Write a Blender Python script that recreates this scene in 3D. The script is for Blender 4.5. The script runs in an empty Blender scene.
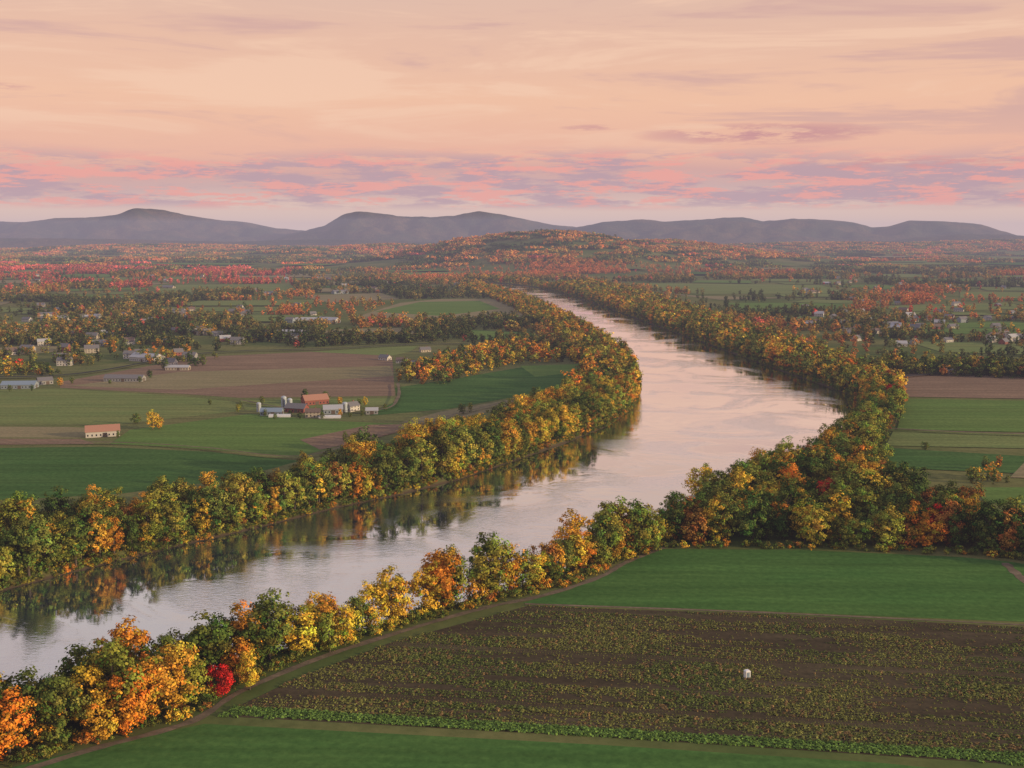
import bpy, math, random
import numpy as np
from mathutils import Vector, noise as mn
rng=np.random.default_rng(11); random.seed(11)
F=1100.0; H=150.0; P=math.atan(149/F)
SC=bpy.context.scene
def lin(c):
    return tuple(((v/255)/12.92 if v/255<=0.04045 else ((v/255+0.055)/1.055)**2.4) for v in c)
# survey helper: bearing/depression reading -> plan coordinates on the valley floor
def G(u,v,z=0.0):
    a=(u-512)/F; b=(384-v)/F
    dy=math.cos(P)+b*math.sin(P); dz=-math.sin(P)+b*math.cos(P)
    t=(H-z)/-dz
    return (a*t,dy*t)
def GP(l): return [G(*p) for p in l]

# ------------------------------------------------------------ terrain
def mk(l):
    pts=sorted([(G(u,v)[1],G(u,v)[0]) for v,u in l]); return np.array([p[0] for p in pts]),np.array([p[1] for p in pts])
LB=[(900,-1700),(768,-900),(700,-560),(640,-250),(605,-70),(585,0),(562,90),(540,180),(522,260),(502,340),(490,400),(475,460),(455,520),(438,570),(422,610),(405,634),(385,641),(365,632),(345,604),(325,574),(312,556),(303,536),(296,516),(290,498),(286,484),(283,474),(281,466),(280,462)]
RB=[(900,-560),(768,-75),(740,-5),(712,65),(685,160),(650,262),(625,370),(605,438),(590,500),(563,570),(545,640),(505,735),(475,800),(440,852),(410,866),(392,850),(375,800),(360,757),(345,715),(330,672),(315,630),(303,597),(295,572),(290,554),(286,532),(283,508),(281,480),(280,463)]
LY,LX=mk(LB); RY,RX=mk(RB)
YEND=min(LY[-1],RY[-1])
def Lf(y): return np.interp(y,LY,LX)
def Rf(y): return np.interp(y,RY,RX)
HILLS=[(565,5300,138,470,650),(470,5900,95,420,600),(665,6200,100,560,700),(400,7500,70,700,600),(800,8600,75,1500,700),(200,9000,60,1400,700),(1000,9300,90,900,700)]
def hill(x,y):
    x=np.asarray(x,float); y=np.asarray(y,float); z=np.zeros(np.broadcast(x,y).shape)
    for u,Y,h,sx,sy in HILLS:
        cx=(u-512)/F*Y
        z=z+h*np.exp(-((x-cx)/sx)**2-((y-Y)/sy)**2)
    w=np.clip((y-4200)/3000,0,1)
    z=z+w*10*(1+np.sin(x/410+y/900)*np.cos(y/520-x/1300))
    return np.where(z<0.5,0,z)

def newmesh(name,verts,faces,mats=(),smooth=False,link=True):
    me=bpy.data.meshes.new(name); me.from_pydata([tuple(v) for v in verts],[],[tuple(f) for f in faces])
    for m in mats: me.materials.append(m)
    if smooth: me.polygons.foreach_set('use_smooth',[True]*len(me.polygons))
    me.update()
    ob=bpy.data.objects.new(name,me)
    if link: SC.collection.objects.link(ob)
    return ob
# ------------------------------------------------------------ node helper
class NT:
    def __init__(s,nt): s.nt=nt; s.n=nt.nodes; s.l=nt.links
    def add(s,t,**k):
        n=s.n.new(t)
        for a,b in k.items():
            if a.startswith('i_'): 
                key=a[2:]; key=int(key) if key.isdigit() else key.replace('_',' ')
                s.set(n.inputs[key],b)
            else: setattr(n,a,b)
        return n
    def set(s,inp,v):
        if isinstance(v,bpy.types.NodeSocket): s.l.new(v,inp)
        else:
            if hasattr(inp,'default_value'):
                try: inp.default_value=v
                except Exception: inp.default_value=tuple(v)+(1,)
    def math(s,op,a,b=0,c=None,clamp=False):
        n=s.n.new('ShaderNodeMath'); n.operation=op; n.use_clamp=clamp
        s.set(n.inputs[0],a); s.set(n.inputs[1],b)
        if c is not None: s.set(n.inputs[2],c)
        return n.outputs[0]
    def mix(s,f,a,b,bt='MIX'):
        n=s.n.new('ShaderNodeMix'); n.data_type='RGBA'; n.blend_type=bt
        s.set(n.inputs[0],f)
        for i,v in ((6,a),(7,b)):
            if isinstance(v,tuple) and len(v)==3: v=v+(1,)
            s.set(n.inputs[i],v)
        return n.outputs[2]
    def noise(s,vec,scale,detail=4,rough=.55,dist=0):
        n=s.n.new('ShaderNodeTexNoise'); s.set(n.inputs['Scale'],scale); n.inputs['Detail'].default_value=detail
        n.inputs['Roughness'].default_value=rough; n.inputs['Distortion'].default_value=dist
        if vec is not None: s.l.new(vec,n.inputs['Vector'])
        return n.outputs['Fac']
    def mapr(s,v,a,b,c=0,d=1,smooth=False):
        n=s.n.new('ShaderNodeMapRange'); 
        if smooth: n.interpolation_type='SMOOTHSTEP'
        s.set(n.inputs[0],v)
        for i,q in enumerate((a,b,c,d)): n.inputs[i+1].default_value=q
        return n.outputs[0]
    def mapping(s,vec,sc=(1,1,1),rot=(0,0,0),loc=(0,0,0)):
        n=s.n.new('ShaderNodeMapping'); s.l.new(vec,n.inputs[0]); n.inputs['Scale'].default_value=sc; n.inputs['Rotation'].default_value=rot; n.inputs['Location'].default_value=loc
        return n.outputs[0]
def newmat(name):
    m=bpy.data.materials.new(name); m.use_nodes=True; t=NT(m.node_tree); t.n.clear()
    out=t.add('ShaderNodeOutputMaterial'); return m,t,out
def principled(t,out,col,rough=.9,spec=.2,bump=None,bs=.3,bd=.1):
    p=t.add('ShaderNodeBsdfPrincipled'); t.set(p.inputs['Base Color'],col if not isinstance(col,tuple) else col+(1,) if len(col)==3 else col)
    p.inputs['Roughness'].default_value=rough; p.inputs['Specular IOR Level'].default_value=spec
    if bump is not None:
        b=t.add('ShaderNodeBump'); b.inputs['Strength'].default_value=bs; b.inputs['Distance'].default_value=bd
        t.l.new(bump,b.inputs['Height']); t.l.new(b.outputs[0],p.inputs['Normal'])
    t.l.new(p.outputs[0],out.inputs[0]); return p
def pos(t): return t.add('ShaderNodeNewGeometry').outputs['Position']

def field_mat(name,c1,c2,ang=0,rowsp=0,rowcol=None,rowamt=.4,patch=.012):
    m,t,out=newmat(name); p=pos(t)
    n1=t.noise(t.mapping(p,(1,1.8,1),(0,0,ang)),patch,3,.6,0)
    n2=t.noise(p,.35,3,.7)
    st=t.noise(t.mapping(p,(.006,.12,1),(0,0,ang)),1.0,3,.6)
    c=t.mix(t.mapr(n1,.35,.65),c1,c2)
    c=t.mix(t.mapr(st,.35,.65,0,.85),c,tuple((u_*.5+w_*.5)*.66 for u_,w_ in zip(c1,c2)))
    c=t.mix(1,c,t.add('ShaderNodeCombineColor',i_0=t.mapr(n2,.3,.7,.72,1.25),i_1=t.mapr(n2,.3,.7,.75,1.22),i_2=t.mapr(n2,.3,.7,.75,1.2)).outputs[0],'MULTIPLY')
    if rowsp:
        w=t.add('ShaderNodeTexWave',wave_type='BANDS',bands_direction='Y'); w.inputs['Scale'].default_value=1.0/rowsp*.314
        w.inputs['Distortion'].default_value=.6; w.inputs['Detail'].default_value=1
        t.l.new(t.mapping(p,(1,1,1),(0,0,ang)),w.inputs['Vector'])
        c=t.mix(t.math('MULTIPLY',w.outputs['Fac'],rowamt),c,rowcol or c2)
    d=t.add('ShaderNodeBsdfDiffuse'); t.l.new(c,d.inputs[0]); t.l.new(d.outputs[0],out.inputs[0]); return m

gm,t,out=newmat('ground_meadow'); p=pos(t)
n=t.noise(p,.006,4,.6,0); n2=t.noise(p,.15,3,.7)
c=t.mix(t.mapr(n,.4,.6),(.085,.12,.036),(.16,.16,.062))
c=t.mix(t.mapr(n2,.4,.7,0,.5),c,(.05,.07,.022))
sz=t.add('ShaderNodeSeparateXYZ'); t.l.new(p,sz.inputs[0])
c=t.mix(t.mapr(sz.outputs[2],-2.6,-.8,1,0),c,(.075,.058,.04))
d=t.add('ShaderNodeBsdfDiffuse'); t.l.new(c,d.inputs[0]); t.l.new(d.outputs[0],out.inputs[0])

rows=list(np.geomspace(110,9500,520))+list(np.geomspace(9700,70000,40))
st=[0,3,6,12,30,50,80]+list(np.arange(120,3001,90))+list(np.arange(3150,7000,220))+[8000,10000,14000,20000,35000,60000]
st=np.array(st,float); V=[];ncol=len(st)*2+3
for y in rows:
    yy=min(y,YEND); 
    L=float(Lf(yy)); R=float(Rf(yy)); w=max(R-L,0.0)
    inside = y<YEND-1
    xs=np.concatenate([(L-st)[::-1],[L+w*.1,L+w*.5,R-w*.1],R+st])
    if not inside: xs=np.concatenate([(L-st)[::-1]-.3,[L-.1,L,L+.1],L+.3+st])
    z=hill(xs,np.full_like(xs,y))
    n=len(st)
    if inside:
        k=min(1,w/60)
        z[n-1]=-3.6*k; z[n-2]=-1.8*k; z[n]=-6*k; z[n+1]=-7*k; z[n+2]=-6*k; z[n+3]=-3.6*k; z[n+4]=-1.8*k
    for a,b in zip(xs,z): V.append((a,y,b))
Fc=[]
for i in range(len(rows)-1):
    for j in range(ncol-1):
        a=i*ncol+j; Fc.append((a,a+1,a+1+ncol,a+ncol))
newmesh('ground',V,Fc,[gm],True)

# ------------------------------------------------------------ water
wm,t,out=newmat('river_water'); p=pos(t)
streak=t.noise(t.mapping(p,(1,1.0,1),(0,0,-.6)),.011,4,.62,1.2)
streak=t.mapr(streak,.46,.60)
w1=t.noise(t.mapping(p,(1,1.7,1),(0,0,.3)),.34,3,.65,.3); w2=t.noise(p,.07,2,.5)
hh=t.math('ADD',t.math('MULTIPLY',w1,t.mapr(streak,0,1,.12,1.8)),t.math('MULTIPLY',w2,.6))
b=t.add('ShaderNodeBump'); b.inputs['Strength'].default_value=.42; b.inputs['Distance'].default_value=.25; t.l.new(hh,b.inputs['Height'])
g=t.add('ShaderNodeBsdfGlossy'); g.inputs['Color'].default_value=(.95,.98,1,1); t.set(g.inputs['Roughness'],t.mapr(streak,0,1,.035,.15)); t.l.new(b.outputs[0],g.inputs['Normal'])
d=t.add('ShaderNodeBsdfDiffuse'); d.inputs[0].default_value=(.03,.05,.065,1)
fr=t.add('ShaderNodeFresnel'); fr.inputs[0].default_value=2.6; t.l.new(b.outputs[0],fr.inputs[1])
ms=t.add('ShaderNodeMixShader'); t.set(ms.inputs[0],t.math('MINIMUM',t.math('MULTIPLY',fr.outputs[0],2.2),.99)); t.l.new(d.outputs[0],ms.inputs[1]); t.l.new(g.outputs[0],ms.inputs[2]); t.l.new(ms.outputs[0],out.inputs[0])
WV=[];WF=[]
wr=[y for y in rows if y<YEND-20]
for y in wr: WV+= [(float(Lf(y))-2.6,y,-3),(float(Rf(y))+2.6,y,-3)]
for i in range(len(wr)-1): WF.append((2*i,2*i+1,2*i+3,2*i+2))
newmesh('river_water',WV,WF,[wm])

# ------------------------------------------------------------ polygons
def inpoly(x,y,poly):
    x=np.asarray(x);y=np.asarray(y); r=np.zeros(x.shape,bool); n=len(poly); j=n-1
    for i in range(n):
        xi,yi=poly[i];xj,yj=poly[j]
        if yi!=yj:
            c=((yi>y)!=(yj>y))&(x<(xj-xi)*(y-yi)/(yj-yi)+xi); r^=c
        j=i
    return r
layer=[0.04]
FIELDS=[]
def sheet(name,poly,mat,excl=True):
    layer[0]+=.012
    import bmesh
    bm=bmesh.new(); vs=[bm.verts.new((x,y,layer[0])) for x,y in poly]; f=bm.faces.new(vs); f.normal_update()
    if f.normal.z<0: f.normal_flip()
    bmesh.ops.triangulate(bm,faces=bm.faces[:])
    me=bpy.data.meshes.new(name); bm.to_mesh(me); bm.free(); me.materials.append(mat)
    ob=bpy.data.objects.new(name,me); SC.collection.objects.link(ob)
    if excl: FIELDS.append(poly)
    return ob
ra=-math.atan2(G(1024,765)[1]-G(220,715)[1],G(1024,765)[0]-G(220,715)[0])
mg1=field_mat('grass_green',(.10,.18,.045),(.13,.20,.055),ra,3)
mg1b=field_mat('grass_emerald',(.058,.145,.036),(.088,.175,.045),ra+.1,5,(.05,.12,.03),.35)
mg2=field_mat('grass_dark',(.055,.125,.035),(.08,.15,.045),.4)
mg3=field_mat('grass_light',(.15,.21,.07),(.20,.22,.08),-.3,6,(.12,.17,.06))
mb1=field_mat('soil_brown',(.20,.14,.10),(.27,.19,.13),.5,9,(.16,.12,.08),.5)
mb2=field_mat('stubble_tan',(.23,.20,.11),(.28,.23,.14),-.2,7,(.17,.18,.085),.5)
mb3=field_mat('crop_soil',(.066,.052,.032),(.09,.075,.045),ra)
mdirt=field_mat('dirt_track',(.15,.125,.085),(.20,.16,.115),0,patch=.1)
# foreground
NEARGREEN=GP([(522,603),(570,590),(600,576),(622,562),(660,549),(800,550),(960,557),(1012,562),(1080,574),(1250,600),(1250,636),(1024,622),(760,611)])
sheet('grass_field',NEARGREEN,mg1b)
CROP=GP([(218,716),(300,677),(390,643),(528,606),(760,614),(1024,627),(1300,645),(1300,790),(1024,765),(600,737)])
sheet('crop_field',CROP,mb3)
LAWN=GP([(-30,778),(90,748),(205,724),(600,745),(880,763),(1100,785),(1300,800),(1300,900),(-60,900)])
sheet('grass_field',LAWN,mg1b)
def ribbon(name,pts,w,mat,z=None):
    layer[0]+=.012; zz=layer[0]; P_=[Vector(p) for p in pts]; V=[];Fq=[]
    Q=[]
    for i in range(len(P_)-1):
        p0=P_[max(i-1,0)];p1=P_[i];p2=P_[i+1];p3=P_[min(i+2,len(P_)-1)]
        for k in range(8):
            s=k/8; Q.append(.5*((2*p1)+(p2-p0)*s+(2*p0-5*p1+4*p2-p3)*s*s+(3*p1-p0-3*p2+p3)*s**3))
    Q.append(P_[-1])
    for i,q in enumerate(Q):
        d=(Q[min(i+1,len(Q)-1)]-Q[max(i-1,0)]).normalized(); nn=Vector((-d.y,d.x)); ww=w*(.5+random.uniform(-.12,.12))
        V+=[(q.x-nn.x*ww,q.y-nn.y*ww,zz),(q.x+nn.x*ww,q.y+nn.y*ww,zz)]
    for i in range(len(Q)-1): Fq.append((2*i,2*i+1,2*i+3,2*i+2))
    newmesh(name,V,Fq,[mat])
    return [(q.x,q.y) for q in Q]
TRACK=ribbon('dirt_track',GP([(20,772),(90,750),(190,722),(240,692),(320,658),(400,632),(480,609),(545,595),(600,577),(625,563),(665,547)]),3.0,mdirt)
ribbon('dirt_track',GP([(525,604),(760,612.5),(1024,625),(1300,641)]),1.6,mdirt)
ribbon('dirt_track',GP([(1005,563),(1018,575),(1050,600)]),4,mdirt)
# left side farmland
OPENLEFT=GP([(-200,520),(-100,522),(100,520),(250,495),(400,457),(500,425),(570,398),(588,365),(560,348),(500,347),(420,343),(200,352),(50,372),(-200,380)])
sheet('meadow',OPENLEFT,field_mat('meadow_grass',(.12,.15,.055),(.17,.17,.07),.3))
LF=[([(-200,392),(60,389),(180,396),(235,402),(240,411),(120,424),(-200,424)],mg3),
([(-200,426),(60,427),(118,429),(85,438),(-200,437)],mb2),
([(-200,438),(80,439),(95,444),(-200,447)],mb1),
([(-200,450),(100,447),(210,452),(300,461),(230,480),(120,494),(-200,512)],mg2),
([(130,430),(250,414),(330,421),(400,424),(350,441),(300,457),(200,449),(110,444)],mg1),
([(60,382),(200,357),(310,352),(392,353),(395,396),(240,398),(180,394),(60,388)],mb1),
([(70,386),(180,372),(390,366),(394,376),(240,386),(180,390)],mb2),
([(240,400),(395,398),(392,404),(330,412),(245,410)],mg3),
([(300,440),(370,425),(430,424),(370,440),(320,450)],mb1),
([(395,388),(460,378),(530,366),(585,366),(578,384),(530,394),(450,409),(370,416),(398,400)],mg2),
([(520,366),(585,364),(583,372),(535,377)],mg1),
([(440,412),(520,398),(545,397),(500,410),(430,424),(400,423)],mb2),
([(310,352),(420,345),(410,352),(392,356)],mg3),
([(350,319),(400,303),(440,299),(500,299),(535,309),(522,319),(430,322)],mb2),
([(375,312),(420,302),(480,301),(500,309),(440,316)],mg1),
([(150,285),(290,284),(300,293),(160,293)],mg3),
([(300,296),(380,293),(400,299),(330,303)],mb2),
([(-60,352),(40,345),(90,349),(-60,362)],mb2),
([(180,312),(270,308),(280,314),(190,319)],mg3),
([(470,330),(535,333),(540,341),(470,340)],mg1),
([(0,322),(110,318),(120,324),(0,330)],mg3),
([(320,330),(400,328),(430,336),(330,338)],mb2),
# right side
([(903,373),(1300,387),(1300,404),(905,397)],mb1),
([(905,399),(1300,406),(1300,438),(897,430)],mg1),
([(893,432),(1300,441),(1300,455),(886,446)],mg3),
([(882,448),(1030,457),(1020,474),(886,468)],mg2),
([(1030,457),(1300,460),(1300,486),(1010,478)],mb2),
([(975,488),(1300,488),(1300,512),(985,503)],mg1),
([(905,341),(1300,352),(1300,364),(940,352)],mg3),
([(870,325),(1000,322),(1200,330),(1200,336),(900,334)],mg1),
([(620,283),(820,285),(850,294),(700,294),(650,290)],mg3),
([(725,303),(850,303),(860,311),(755,313)],mg1),
([(650,292),(700,296),(790,298),(720,300)],mb2),
([(780,316),(840,317),(850,325),(810,324)],mg3),
([(960,292),(1200,294),(1200,300),(960,298)],mg3),
([(880,306),(1010,303),(1030,309),(900,312)],mg3),
([(560,276),(640,275),(650,279),(600,281)],mg3)]
for pl,m in LF: sheet('farm_field' if m in (mb1,mb2) else 'grass_field',GP(pl),m)
OPENRIGHT=GP([(905,370),(1300,385),(1300,515),(985,505),(965,480),(885,470),(895,430)])
# farther fields scattered on the plain
nf=0
for k in range(800):
    Y=random.uniform(1900,8800); X=random.uniform(-.62,.62)*Y
    if abs(X-float(Rf(min(Y,YEND))))<330 and Y<YEND+300: continue
    if float(hill(X,Y))>30: continue
    w=random.uniform(110,440)*(Y/4000)**.5; h=random.uniform(80,290)*(Y/3300); a=random.uniform(-.5,.5)
    pl=[(X+px*w*math.cos(a)-py*h*math.sin(a),Y+px*w*math.sin(a)+py*h*math.cos(a)) for px,py in ((-.5,-.5),(.5,-.45),(.45,.5),(-.5,.4))]
    zz=max(float(hill(x,y)) for x,y in pl)
    if zz>27 or zz-min(float(hill(x,y)) for x,y in pl)>9: continue
    if any(inpoly(np.array([p_[0]]),np.array([p_[1]]),f)[0] for f in FIELDS for p_ in pl+[(X,Y)]): continue
    o=sheet('farm_field',pl,random.choice([mg1,mg1,mg3,mg3,mg3,mb2,mg3,mg2])); o.location.z=zz; nf+=1
print('top layer',layer[0],nf)
# country roads
masph=field_mat('asphalt',(.05,.05,.05),(.06,.058,.055))
ribbon('country_road',GP([(-150,378),(60,377),(200,355),(330,350),(450,345),(560,352)]),6,masph)
ribbon('farm_track',GP([(240,402),(300,412),(380,412),(398,400),(398,385)]),3,mdirt)
ribbon('farm_track',GP([(-100,446),(100,445),(200,450),(300,459),(370,440),(450,418),(540,396)]),2.2,mdirt)
ribbon('farm_track',GP([(885,431),(1000,436),(1200,440)]),3,mdirt)
ribbon('country_road',GP([(880,380),(1000,372),(1200,372)]),6,masph)

# ------------------------------------------------------------ trees
lm,t,out=newmat('autumn_leaves')
ca=t.add('ShaderNodeAttribute',attribute_name='Col'); ti=t.add('ShaderNodeAttribute',attribute_name='tint',attribute_type='INSTANCER')
cc=t.mix(1,ca.outputs['Color'],ti.outputs['Color'],'MULTIPLY')
d=t.add('ShaderNodeBsdfDiffuse'); t.l.new(cc,d.inputs[0]); t.l.new(d.outputs[0],out.inputs[0])
bk,t,out=newmat('bark'); n=t.noise(pos(t),2,3); principled(t,out,t.mix(n,(.05,.04,.03),(.12,.10,.08)),.9)

def cone(V,Fq,a,b,ra_,rb,n=6):
    a=Vector(a);b=Vector(b); d=(b-a).normalized(); u=d.orthogonal().normalized(); w=d.cross(u); s=len(V)
    for c,r in ((a,ra_),(b,rb)):
        for i in range(n):
            an=2*math.pi*i/n; V.append(tuple(c+u*math.cos(an)*r+w*math.sin(an)*r))
    for i in range(n): Fq.append((s+i,s+(i+1)%n,s+n+(i+1)%n,s+n+i))
def leafquads(cen,nor,size):
    n=len(cen); nor=nor/np.linalg.norm(nor,axis=1,keepdims=True)
    r=rng.normal(size=(n,3)); u=np.cross(nor,r); u/=np.linalg.norm(u,axis=1,keepdims=True); w=np.cross(nor,u)
    s=size[:,None]; k=rng.uniform(.6,1.0,(n,1))
    q=np.stack([cen-u*s*k,cen-w*s,cen+u*s*k*1.1,cen+w*s*.9],1)
    return q.reshape(-1,3)
def build_tree(name,height,rad,base,nclump,nleaf,ls,shape='round',clr=(1.4,2.6),trunk=True):
    V=[];Fq=[]; cz=(height+base)/2; hz=(height-base)/2
    cl=[]; ph=rng.uniform(0,6.28,3)
    while len(cl)<nclump:
        p=rng.uniform(-1,1,3); r=np.linalg.norm(p)
        if r>1 or r<.4: continue
        z=p[2]; az_=math.atan2(p[1],p[0])
        if shape=='cone': f=max(.15,(1-z)/1.7)
        elif shape=='vase': f=.75+.35*z
        else: f=1.0
        f*=1+.2*math.sin(2*az_+ph[0]+z*2)+.15*math.sin(3*az_+ph[1])
        p=np.array([p[0]*rad*f,p[1]*rad*f,cz+z*hz*(1+.14*math.sin(2*az_+ph[2]))])
        p[:2]+=rng.normal(0,rad*.08,2)
        cl.append(p)
    cl=np.array(cl)
    if trunk:
        lean=Vector((random.uniform(-.6,.6),random.uniform(-.6,.6),0)); top=Vector((0,0,height*.72))+lean
        mid=Vector((0,0,height*.35))+lean*.3
        cone(V,Fq,(0,0,-1),mid,height*.022,height*.015); cone(V,Fq,mid,top,height*.015,height*.005)
        for c in cl[:9]:
            s=random.uniform(.15,.55); b0=Vector((0,0,height*s))+lean*s
            cone(V,Fq,b0,Vector(c),height*.007,height*.002,5)
    nb=len(Fq); nv=len(V)
    cen=[];nor=[];col=[];siz=[]
    for c in cl:
        R=rng.uniform(*clr); m=int(nleaf*rng.uniform(.7,1.3)*(R/np.mean(clr))**1.5)
        d=rng.normal(size=(m,3)); d/=np.linalg.norm(d,axis=1,keepdims=True)
        rr=R*rng.uniform(.35,1.2,(m,1)); q=c+d*rr*np.array([1.1,1.1,.8])
        cen.append(q); oc=(c-np.array([0,0,cz]))/np.array([rad,rad,hz])
        nor.append(d*.8+oc*.7+np.array([0,0,.25])+rng.normal(0,.4,(m,3)))
        bb=rng.uniform(.58,1.32); hue=rng.normal(0,.17)
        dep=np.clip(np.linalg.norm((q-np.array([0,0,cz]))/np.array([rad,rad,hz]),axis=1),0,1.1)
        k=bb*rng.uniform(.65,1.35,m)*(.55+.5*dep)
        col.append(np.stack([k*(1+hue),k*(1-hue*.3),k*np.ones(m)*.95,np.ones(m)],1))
        siz.append(ls*rng.uniform(.6,1.35,m))
    cen=np.concatenate(cen);nor=np.concatenate(nor);col=np.concatenate(col);siz=np.concatenate(siz)
    ok=cen[:,2]>.2; cen,nor,col,siz=cen[ok],nor[ok],col[ok],siz[ok]
    Q=leafquads(cen,nor,siz); n=len(cen)
    verts=np.array(V+[]).reshape(-1,3); verts=np.concatenate([verts,Q]) if nv else Q
    faces=Fq+[(nv+4*i,nv+4*i+1,nv+4*i+2,nv+4*i+3) for i in range(n)]
    me=bpy.data.meshes.new(name); me.from_pydata(verts.tolist(),[],faces); me.materials.append(lm); me.materials.append(bk)
    me.polygons.foreach_set('material_index',[1]*nb+[0]*n)
    at=me.color_attributes.new('Col','FLOAT_COLOR','POINT')
    cols=np.ones((len(verts),4)); cols[nv:]=np.repeat(col,4,0); at.data.foreach_set('color',cols.ravel())
    me.update(); return me
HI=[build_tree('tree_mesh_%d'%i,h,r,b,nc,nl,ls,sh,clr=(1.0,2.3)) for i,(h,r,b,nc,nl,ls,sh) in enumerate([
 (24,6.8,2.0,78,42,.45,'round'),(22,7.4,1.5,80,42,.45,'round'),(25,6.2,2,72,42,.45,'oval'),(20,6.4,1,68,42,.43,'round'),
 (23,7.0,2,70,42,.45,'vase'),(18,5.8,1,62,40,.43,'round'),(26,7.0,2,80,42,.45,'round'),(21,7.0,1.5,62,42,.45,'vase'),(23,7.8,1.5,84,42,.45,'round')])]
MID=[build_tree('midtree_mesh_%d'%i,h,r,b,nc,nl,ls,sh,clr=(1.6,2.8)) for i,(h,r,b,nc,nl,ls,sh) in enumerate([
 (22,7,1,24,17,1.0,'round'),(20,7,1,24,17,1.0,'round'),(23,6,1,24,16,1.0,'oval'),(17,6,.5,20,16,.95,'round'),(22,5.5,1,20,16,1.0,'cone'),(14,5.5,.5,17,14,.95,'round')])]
SHR=[build_tree('shrub_mesh_%d'%i,h,r,.2,12,18,.42,'round',clr=(.8,1.5),trunk=False) for i,(h,r) in enumerate([(5,3.2),(4,3.4),(6,3)])]
def build_patch(name,nt,ext):
    cen=[];nor=[];col=[];siz=[]
    for k in range(nt):
        x,y=rng.uniform(-ext,ext,2); h=rng.uniform(9,19); R=rng.uniform(4.5,8)
        m=24; d=rng.normal(size=(m,3)); d[:,2]=np.abs(d[:,2])*1.0-.2; d/=np.linalg.norm(d,axis=1,keepdims=True)
        q=np.array([x,y,h*.5])+d*np.array([R,R,h*.52]); q[:,2]=np.maximum(q[:,2],.6)
        cen.append(q);nor.append(d+rng.normal(0,.4,(m,3))); bb=rng.uniform(.6,1.35); hue=rng.normal(0,.2)
        kk=bb*rng.uniform(.75,1.25,m)
        col.append(np.stack([kk*(1+hue),kk*(1-.15*hue),kk,np.ones(m)],1)); siz.append(rng.uniform(2.0,3.5,m))
    cen=np.concatenate(cen);nor=np.concatenate(nor);col=np.concatenate(col);siz=np.concatenate(siz)
    Q=leafquads(cen,nor,siz);n=len(cen)
    me=bpy.data.meshes.new(name); me.from_pydata(Q.tolist(),[],[(4*i,4*i+1,4*i+2,4*i+3) for i in range(n)]); me.materials.append(lm)
    at=me.color_attributes.new('Col','FLOAT_COLOR','POINT'); at.data.foreach_set('color',np.clip(np.repeat(col,4,0),0,4).ravel()); me.update(); return me
PAT=[build_patch('woodland_mesh_%d'%i,30,42) for i in range(5)]
def crop_mesh(name,h,r,n,ls):
    c=rng.normal(size=(n,3)); c/=np.linalg.norm(c,axis=1,keepdims=True); c[:,2]=np.abs(c[:,2])
    q=c*np.array([r,r,h])*rng.uniform(.5,1,(n,1))+np.array([0,0,.05]); nor=c+np.array([0,0,.8])+rng.normal(0,.4,(n,3)); k=rng.uniform(.7,1.3,n)
    Q=leafquads(q,nor,ls*rng.uniform(.6,1.3,n)); me=bpy.data.meshes.new(name); me.from_pydata(Q.tolist(),[],[(4*i,4*i+1,4*i+2,4*i+3) for i in range(n)]); me.materials.append(lm)
    at=me.color_attributes.new('Col','FLOAT_COLOR','POINT'); at.data.foreach_set('color',np.repeat(np.stack([k,k,k,np.ones(n)],1),4,0).ravel()); return me
CRM=[crop_mesh('crop_mesh_%d'%i,.8,.7,18,.30) for i in range(4)]
colls={}
def proto(key,meshes):
    c=bpy.data.collections.new(key); 
    for i,m in enumerate(meshes):
        o=bpy.data.objects.new('%s_%02d'%(key,i),m); c.objects.link(o)
    colls[key]=(c,len(meshes))
proto('broadleaf_prototypes',HI);proto('midtree_prototypes',MID);proto('shrub_prototypes',SHR);proto('woodland_prototypes',PAT);proto('crop_prototypes',CRM)
def scatter(name,key,P3,scl,tint):
    if not len(P3): return
    coll,n=colls[key]; N=len(P3)
    me=bpy.data.meshes.new(name); me.vertices.add(N); me.vertices.foreach_set('co',np.asarray(P3,float).ravel())
    def A(nm,ty,arr,f='value'):
        a=me.attributes.new(nm,ty,'POINT'); a.data.foreach_set(f,np.asarray(arr).ravel())
    A('scl','FLOAT_VECTOR',scl,'vector'); A('tint','FLOAT_VECTOR',tint,'vector')
    rot=np.zeros((N,3)); rot[:,2]=rng.uniform(0,6.28,N); A('rot','FLOAT_VECTOR',rot,'vector'); A('pick','INT',rng.integers(0,n,N).astype(np.int32))
    ob=bpy.data.objects.new(name,me); SC.collection.objects.link(ob)
    g=bpy.data.node_groups.new(name+'_gn','GeometryNodeTree'); g.interface.new_socket('Geometry',in_out='INPUT',socket_type='NodeSocketGeometry'); g.interface.new_socket('Geometry',in_out='OUTPUT',socket_type='NodeSocketGeometry')
    gi=g.nodes.new('NodeGroupInput');go=g.nodes.new('NodeGroupOutput'); ip=g.nodes.new('GeometryNodeInstanceOnPoints'); ci=g.nodes.new('GeometryNodeCollectionInfo')
    ci.inputs['Collection'].default_value=coll; ci.inputs['Separate Children'].default_value=True; ci.inputs['Reset Children'].default_value=True
    def na(nm,ty):
        x=g.nodes.new('GeometryNodeInputNamedAttribute'); x.data_type=ty; x.inputs['Name'].default_value=nm; return x.outputs['Attribute']
    l=g.links.new; l(gi.outputs[0],ip.inputs['Points']); l(ci.outputs[0],ip.inputs['Instance']); ip.inputs['Pick Instance'].default_value=True
    l(na('pick','INT'),ip.inputs['Instance Index']); l(na('rot','FLOAT_VECTOR'),ip.inputs['Rotation']); l(na('scl','FLOAT_VECTOR'),ip.inputs['Scale']); l(ip.outputs[0],go.inputs[0])
    md=ob.modifiers.new('instances','NODES'); md.node_group=g
    return ob
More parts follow.
